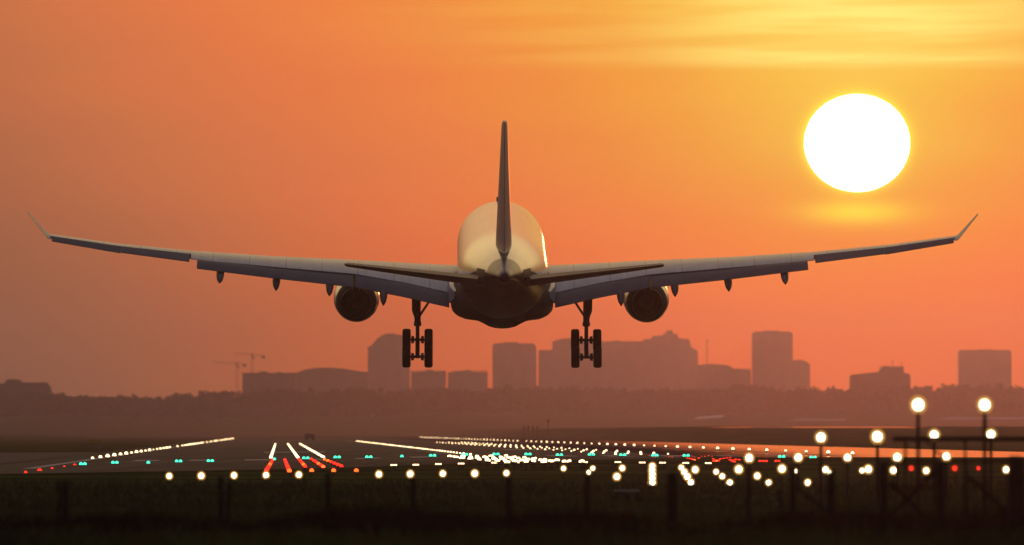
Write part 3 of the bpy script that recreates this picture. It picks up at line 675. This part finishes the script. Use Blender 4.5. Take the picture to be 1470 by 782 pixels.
a = P(1140, 696, FD) - Vector(br.location); c = P(1190, 736, FD) - Vector(br.location); c.z = -.02 if c.z < 0 else c.z
MB().tube(a + Vector((0, .1, 0)), c + Vector((0, .1, 0)), .03, .035, 8).tube(c + Vector((0, .1, .02)), (c.x, .1, -.05), .03, n=8).build('timber', M['rail'], br, smooth=50)
tr = empty('trestle', (P(900, 0, 330).x, 330, 0), 'low dark trestle with a pale top board standing in the grass', 'trestle')
to = Vector(tr.location)
tz = P(900, 704, 330).z
MB().box((0, 0, tz), (pw(36, 330), .3, .035)).build('top_board', M['pale'], tr)
for q in (-1, 0, 1):
    MB().tube((q * .28, 0, tz - .02), (q * .42 - .06, -.1, 0), .03, n=6).tube((q * .28, 0, tz - .02), (q * .42 + .08, .12, 0), .03, n=6).build('leg', M['wood'], tr)
# short stake
sk = post(1121, 703, 4, None, 240, name='stake'); tag(sk, 'short dark stake standing left of the brace post', 'stake')
# airfield sign
sg = empty('airfield_sign', (P(137, 0, 1390).x, 1390, gz(P(137, 0, 1390).x - SH * 1390, 1390)), 'small dim yellow sign in the dark grass at far left', 'sign')
zc = P(137, 633, 1390).z - sg.location.z
MB().box((0, 0, zc), (pw(16, 1390), .2, pw(4.6, 1390))).build('panel', M['yellow'], sg)
for q in (-1, 1): MB().tube((q * .5, 0, 0), (q * .5, 0, zc), .05, n=8).build('leg', M['steel'], sg)
# instrument masts by the far runway end
for px, py, d, lb in ((752, 611, 2500, 'far left of the four tiny dark masts above the runway'), (758.5, 611, 2500, 'second of the four tiny dark masts above the runway'), (765, 611, 2500, 'third of the four tiny dark masts above the runway'), (771.5, 611, 2500, 'far right of the four tiny dark masts above the runway'), (787, 602, 2500, 'lone tiny dark mast right of the four masts')):
    p = P(px, py, d); b0 = gz(p.x - SH * d, d)
    o = empty('instrument_mast', (p.x, d, b0), lb, 'mast', 'instrument masts'); h = p.z - b0
    MB().tube((0, 0, 0), (0, 0, h), .07, .05, 8).build('pole', M['dark'], o)
    MB().box((0, 0, h - .35), (.32, .3, .7)).build('antenna_box', M['dark'], o)
vp = P(445, 622, 2600)
vh = empty('service_vehicle', (vp.x, 2600, gz(vp.x - SH * 2600, 2600)), 'tiny dark service van beyond the runway left of centre', 'van')
MB().loft([[(-1.6, yy, .5), (1.6, yy, .5), (1.6, yy, 1.3), (1.0, yy, 2.1), (-1.5, yy, 2.1), (-1.6, yy, 1.9)] for yy in (-.9, .9)]).build('body', M['facade'], vh)
for q in (-1, 1):
    for w_ in (-.85, .85): MB().tube((q * 1.0, w_ - .1, .36), (q * 1.0, w_ + .1, .36), .36, n=14).build('wheel', M['black'], vh)

vh.scale = (.75, .75, .75)

# ------------------------------------------------------------------ grass in front (uncountable)
b = MB(); gr = random.Random(11)
for i in range(15000):
    d = 208 + 250 * (gr.random() ** 1.6); hw = d * 735 / F * 1.35; xx = gr.uniform(-hw, hw)
    clump = math.sin(xx * 1.7 + d * .13) * math.sin(d * .31 + xx * .4)
    hgt = gr.uniform(.10, .26) * (1.2 + .5 * clump)
    if gr.random() < .012: hgt *= 2.0
    for j in range(3):
        x1 = xx + gr.uniform(-.12, .12); y1 = d + gr.uniform(-.2, .2); lx = gr.uniform(-.12, .12); ly = gr.uniform(-.1, .1); wd = gr.uniform(.012, .028)
        an = gr.uniform(0, 3.14); ca, sa = math.cos(an) * wd, math.sin(an) * wd
        b.v += [(x1 - ca, y1 - sa, 0), (x1 + ca, y1 + sa, 0), (x1 + lx * .5 + ca * .7, y1 + ly * .5 + sa * .7, hgt * .6), (x1 + lx * .5 - ca * .7, y1 + ly * .5 - sa * .7, hgt * .6), (x1 + lx * 1.3, y1 + ly * 1.3, hgt)]
        o = len(b.v) - 5; b.f += [[o, o + 1, o + 2, o + 3], [o + 3, o + 2, o + 4]]; b.mi += [0, 0]
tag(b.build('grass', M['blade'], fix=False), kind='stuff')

b = MB()  # near-black blades added to stand in for the shaded foreground band
for i in range(5200):
    d = gr.choice((229, 242)) + gr.gauss(0, 4.5); hw = d * 735 / F * 1.35; xx = gr.uniform(-hw, hw)
    hgt = gr.uniform(.16, .46) * (1.0 + .55 * math.sin(xx * .9 + 1) * math.sin(xx * .37))
    for j in range(3):
        x1 = xx + gr.uniform(-.1, .1); lx = gr.uniform(-.16, .16); wd = gr.uniform(.008, .02)
        o = len(b.v); b.v += [(x1 - wd, d, 0), (x1 + wd, d + .01, 0), (x1 + lx * .5 + wd * .7, d, hgt * .65), (x1 + lx * .5 - wd * .7, d, hgt * .65), (x1 + lx * 1.4, d + gr.uniform(-.05, .05), hgt)]
        b.f += [[o, o + 1, o + 2, o + 3], [o + 3, o + 2, o + 4]]; b.mi += [0, 0]
tag(b.build('shade_band', M['reed'], fix=False), kind='stuff')

# ------------------------------------------------------------------ far woodland (reads as one mass)
b = MB(); tr_ = random.Random(5)
TOP = [(-60, 558), (0, 557), (60, 557), (110, 562), (150, 565), (200, 566), (240, 562), (300, 557), (350, 553), (450, 553), (560, 555), (660, 553), (760, 551), (860, 552), (960, 553), (1050, 551), (1160, 550), (1260, 551), (1320, 549), (1400, 548), (1530, 548)]
def clump(cx, cy, cz, rad, n, sz):
    for _ in range(n):
        u = tr_.uniform(-1, 1); ph = tr_.uniform(0, 6.283); q = math.sqrt(1 - u * u); rr_ = rad * tr_.uniform(.55, 1.05)
        c = Vector((cx + rr_ * q * math.cos(ph), cy + rr_ * q * math.sin(ph), cz + rr_ * .85 * u))
        e1 = Vector((tr_.gauss(0, 1), tr_.gauss(0, 1), tr_.gauss(0, 1))).normalized(); e2 = e1.orthogonal().normalized(); s2 = sz * tr_.uniform(.6, 1.3)
        b.add([c + e1 * s2, c + e2 * s2 * .7, c - e1 * s2, c - e2 * s2 * .7], [(0, 1, 2, 3)])
for row, (dist, drop, step) in enumerate(((7500, 1, 6.2), (7420, 3, 6.6), (7250, 14, 9.5), (7050, 29, 12))):
    xx = -60.0
    while xx < 1530:
        xx += tr_.uniform(.7, 1.4) * step / (dist / F)
        big = math.sin(xx * .021 + row * 2) + math.sin(xx * .057 + row)
        topy = interp(TOP, xx) + drop + tr_.uniform(-1.2, 1.6) + big * (1.5 if row < 2 else 4)
        if row >= 2 and abs(xx - 470) < 150: continue
        p = P(xx, topy, dist + tr_.uniform(-25, 25)); l_ = p.x - SH * p.y; g0 = gz(l_, p.y); h = max(2.5, p.z - g0)
        b.tube((p.x, p.y, g0 - .3), (p.x, p.y, g0 + h * .7), .25, .12, 5)
        cr = min(h * .36, tr_.uniform(4.0, 6.4))
        for _ in range(4):
            q = cr * tr_.uniform(.45, .8)
            clump(p.x + tr_.uniform(-1, 1) * cr * .8, p.y + tr_.uniform(-2, 2), max(g0 + 1.2, p.z - q * 1.1 - tr_.uniform(0, cr)), q, 26, 1.25)
        clump(p.x, p.y, g0 + h * .52, cr * 1.15, 40, 2.0)
        clump(p.x + tr_.uniform(-1, 1), p.y, g0 + h * .26, cr * 1.1, 34, 2.1)
        clump(p.x + tr_.uniform(-2, 2), p.y, g0 + 2.2, 4.0, 16, 2.2)
tag(b.build('woodland', M['leaf'], fix=False), kind='stuff')

# ------------------------------------------------------------------ skyline
def block(name, d, poly, label, cat='building', mt='concrete', deep=None, extras=(), roofs=True, group='skyline buildings behind the trees'):
    xs = [p[0] for p in poly]; cx = (min(xs) + max(xs)) / 2
    o = empty(name, (P(cx, 0, d).x, d, 0), label, cat, group)
    w_ = pw(max(xs) - min(xs), d); dp = deep or max(10, w_ * .6)
    cv = lambda px, py: (P(px, py, d).x - o.location.x, P(px, py, d).z)
    pl_ = [cv(*p) for p in poly]
    pl_ = [(pl_[0][0], -.5)] + pl_ + [(pl_[-1][0], -.5)]
    MB().prism(pl_, 0, dp).build('wall', M[mt], o)
    if roofs:                                # parapets along the flat runs of the roofline
        rb = MB(); k = 0
        for (x0, z0), (x1, z1) in zip(pl_[1:], pl_[2:-1]):
            if abs(z1 - z0) < .05 * abs(x1 - x0) and abs(x1 - x0) > 2.5:
                k += 1; zz = (z0 + z1) / 2 + abs(z1 - z0) / 2
                rb.box(((x0 + x1) / 2, dp / 2, zz + .28), (abs(x1 - x0) + .5, dp + .6, .5))
        if k: rb.build('roof', M['roof'], o)
    for nm, x0, y0, x1, y1 in extras:
        (ax_, az_), (bx_, bz_) = cv(x0, y0), cv(x1, y1)
        MB().box(((ax_ + bx_) / 2, dp * .4, (az_ + bz_) / 2), (abs(bx_ - ax_), min(dp * .5, max(.4, abs(bx_ - ax_))), abs(az_ - bz_))).build(nm, M['facade'], o)
    return o
block('office_block', 7750, [(-25, 552), (4, 551.5), (9, 546), (28, 546), (34, 550), (67, 550), (72, 556)], 'low flat building with a raised middle behind the trees at far left', mt='facade', extras=(('rooftop_unit', 12, 544, 22, 547),))
block('apartment_block', 8755, [(348, 536), (424, 536)], 'long low pale building right of the two cranes', extras=(('rooftop_unit', 372, 533, 384, 537), ('rooftop_unit', 398, 533.5, 404, 537)))
block('domed_hall', 9428, [(424, 536), (436, 531), (452, 528), (474, 527.5), (494, 529), (512, 532), (528, 534)], 'wide low hall with a gently curved roof left of the chamfered tower', roofs=False)
block('tower_block', 10607, [(528, 498), (534, 495), (541, 486), (548, 481.5), (576, 481), (588, 486)], 'tall hazy tower with a chamfered left shoulder behind the left landing gear', extras=(('rooftop_unit', 553, 478.5, 568, 482),))
block('apartment_block', 9428, [(590, 533.5), (640, 533)], 'low block right of the left landing gear wheels', extras=(('rooftop_unit', 612, 530.5, 622, 534),))
block('apartment_block', 9597, [(643, 535), (650, 535), (651, 533), (700, 534)], 'low block just left of the square tower under the airliner', extras=(('rooftop_unit', 666, 531, 676, 534),))
block('tower_block', 10270, [(707, 495), (709, 493.5), (766, 493.5), (769, 496), (770, 500)], 'square tower directly below the airliner belly', extras=(('rooftop_unit', 722, 491, 744, 494.5),))
block('tower_block', 10775, [(773, 503), (794, 503)], 'narrow lower tower right of the square tower below the airliner')
block('tower_block', 10607, [(793, 490), (800, 488), (863, 488)], 'broad tower behind the right landing gear wheels', extras=(('rooftop_unit', 806, 485.5, 822, 489),))
block('slab_block', 10607, [(862, 491), (926, 490.5)], 'wide flat-topped slab right of the right landing gear', mt='concrete', extras=(('rooftop_unit', 880, 488.5, 890, 492),))
block('stepped_tower', 10775, [(924, 487), (936, 486), (937, 482), (952, 481), (954, 478), (972, 479), (974, 485), (990, 487), (992, 498), (1001, 503), (1002, 512)], 'hazy stepped tower at the right end of the central building mass', extras=(('rooftop_unit', 957, 474, 966, 479),))
block('apartment_block', 9933, [(1001, 524), (1020, 522), (1045, 524), (1056, 530), (1078, 531)], 'low hazy block between the stepped tower and the tall right tower')
block('tower_block', 10438, [(1080, 478), (1084, 476.5), (1134, 476.5), (1138, 478)], 'tallest tower right of centre with a lower annex beside it', extras=(('rooftop_unit', 1096, 474.5, 1118, 478),))
block('annex_block', 10354, [(1138, 517), (1150, 516), (1158, 519), (1163, 523)], 'lower annex against the right side of the tallest tower')
block('office_block', 7750, [(1221, 539), (1224, 537.5), (1262, 533.5), (1264.5, 528), (1297, 527), (1298, 535), (1306, 537), (1307, 541)], 'darker stepped building with roof antennas, nearer than the towers', mt='facade', extras=(('antenna', 1281.6, 516, 1282.6, 528), ('antenna', 1294.7, 520, 1295.5, 528), ('rooftop_unit', 1268, 525, 1278, 528)))
block('tower_block', 10102, [(1377, 504), (1379, 503), (1450, 503), (1452, 504.5)], 'wide flat-topped tower standing alone at far right', extras=(('rooftop_unit', 1404, 501.3, 1424, 504),))
ms = empty('radio_mast', (P(1015, 0, 10600).x, 10600, 0), 'thin hazy mast between the stepped tower and the tallest tower', 'mast')
MB().tube((0, 0, 0), (0, 0, P(0, 486, 10600).z), .8, .35, 6).build('pole', M['steel'], ms)
MB().box((0, 0, P(0, 490, 10600).z), (3.4, 1, .7)).box((0, 0, P(0, 505, 10600).z), (2.6, 1, .7)).build('crossarm', M['steel'], ms)
def crane(px, ytop, x0, y0, x1, y1, d, label):
    o = empty('tower_crane', (P(px, 0, d).x, d, 0), label, 'crane', 'tower cranes'); ox = o.location.x
    h = P(0, ytop, d).z; b2 = MB()
    for q in (-.7, .7):
        for w_ in (-.7, .7): b2.tube((q, w_, 0), (q, w_, h), .14, n=5)
    for k in range(int(h / 2)): b2.tube((-.7, -.7, k * 2), (.7, -.7, k * 2 + 2), .05, n=4).tube((.7, .7, k * 2), (-.7, .7, k * 2 + 2), .05, n=4)
    b2.build('mast', M['steel'], o)
    a = P(x0, y0, d); c = P(x1, y1, d); jb = MB()
    for zz, yy in ((0, -.5), (0, .5), (1.1, 0)): jb.tube((a.x - ox, yy, a.z + zz), (c.x - ox, yy, c.z + zz), .14, n=5)
    n = 14
    for k in range(n):
        u, v = k / n, (k + 1) / n
        pa, pb = a.lerp(c, u), a.lerp(c, (u + v) / 2)
        jb.tube((pa.x - ox, -.5, pa.z), (pb.x - ox, 0, pb.z + 1.1), .05, n=4)
    jb.build('jib', M['steel'], o)
    MB().loft([[(-.9, -.9, h), (.9, -.9, h), (.9, .9, h), (-.9, .9, h)], [(-.2, -.2, h + 3.6), (.2, -.2, h + 3.6), (.2, .2, h + 3.6), (-.2, .2, h + 3.6)]]).build('tower_head', M['steel'], o)
    e = c if abs(c.x - ox) < abs(a.x - ox) else a
    MB().box((e.x - ox, 0, e.z - .8), (2.6, 1.4, 2.2)).build('counterweight', M['facade'], o)
    MB().box((1.2, -.3, h - 1), (1.4, 1.4, 1.8)).build('cab', M['facade'], o)
crane(362, 512, 337, 507.5, 378, 511, 9300, 'right and taller of the two faint tower cranes at left')
crane(340, 525, 306, 520.5, 351, 523, 9200, 'left and lower of the two faint tower cranes at left')
# pale low roofs at the foot of the wood
def shed(px0, px1, y0, y1, d, label, slope=0.0, nm='greenhouse'):
    cx = (px0 + px1) / 2; p = P(cx, y1, d); g0 = gz(p.x - SH * d, d); w_ = pw(px1 - px0, d)
    o = empty(nm, (p.x, d, g0), label, 'building'); h1 = P(0, y0, d).z - g0; h0 = max(.6, P(0, y1, d).z - g0)
    MB().box((0, 4, h0 / 2), (w_, 8, h0)).build('wall', M['concrete'], o)
    MB().loft([[(-w_ / 2, 0, h0), (w_ / 2, 0, h0 + slope), (w_ / 2, 0, h0 + .1 + slope), (-w_ / 2, 0, h0 + .1)], [(-w_ / 2 + w_ * .22, 5, h1), (w_ / 2 + w_ * .1, 5, h1 + slope), (w_ / 2 + w_ * .1, 5, h1 + .1 + slope), (-w_ / 2 + w_ * .22, 5, h1 + .1)]]).build('roof', M['pale' if nm == 'greenhouse' else 'shed'], o)
shed(995, 1036, 598.5, 604.5, 6400, 'small pale sloping roof catching light below the central towers', 1.0)
shed(1130, 1210, 601.5, 606, 6300, 'long low pale building below the tallest tower', nm='storage_shed')
shed(1335, 1465, 599, 604, 6350, 'long low pale building behind the tall lamp poles', nm='storage_shed')
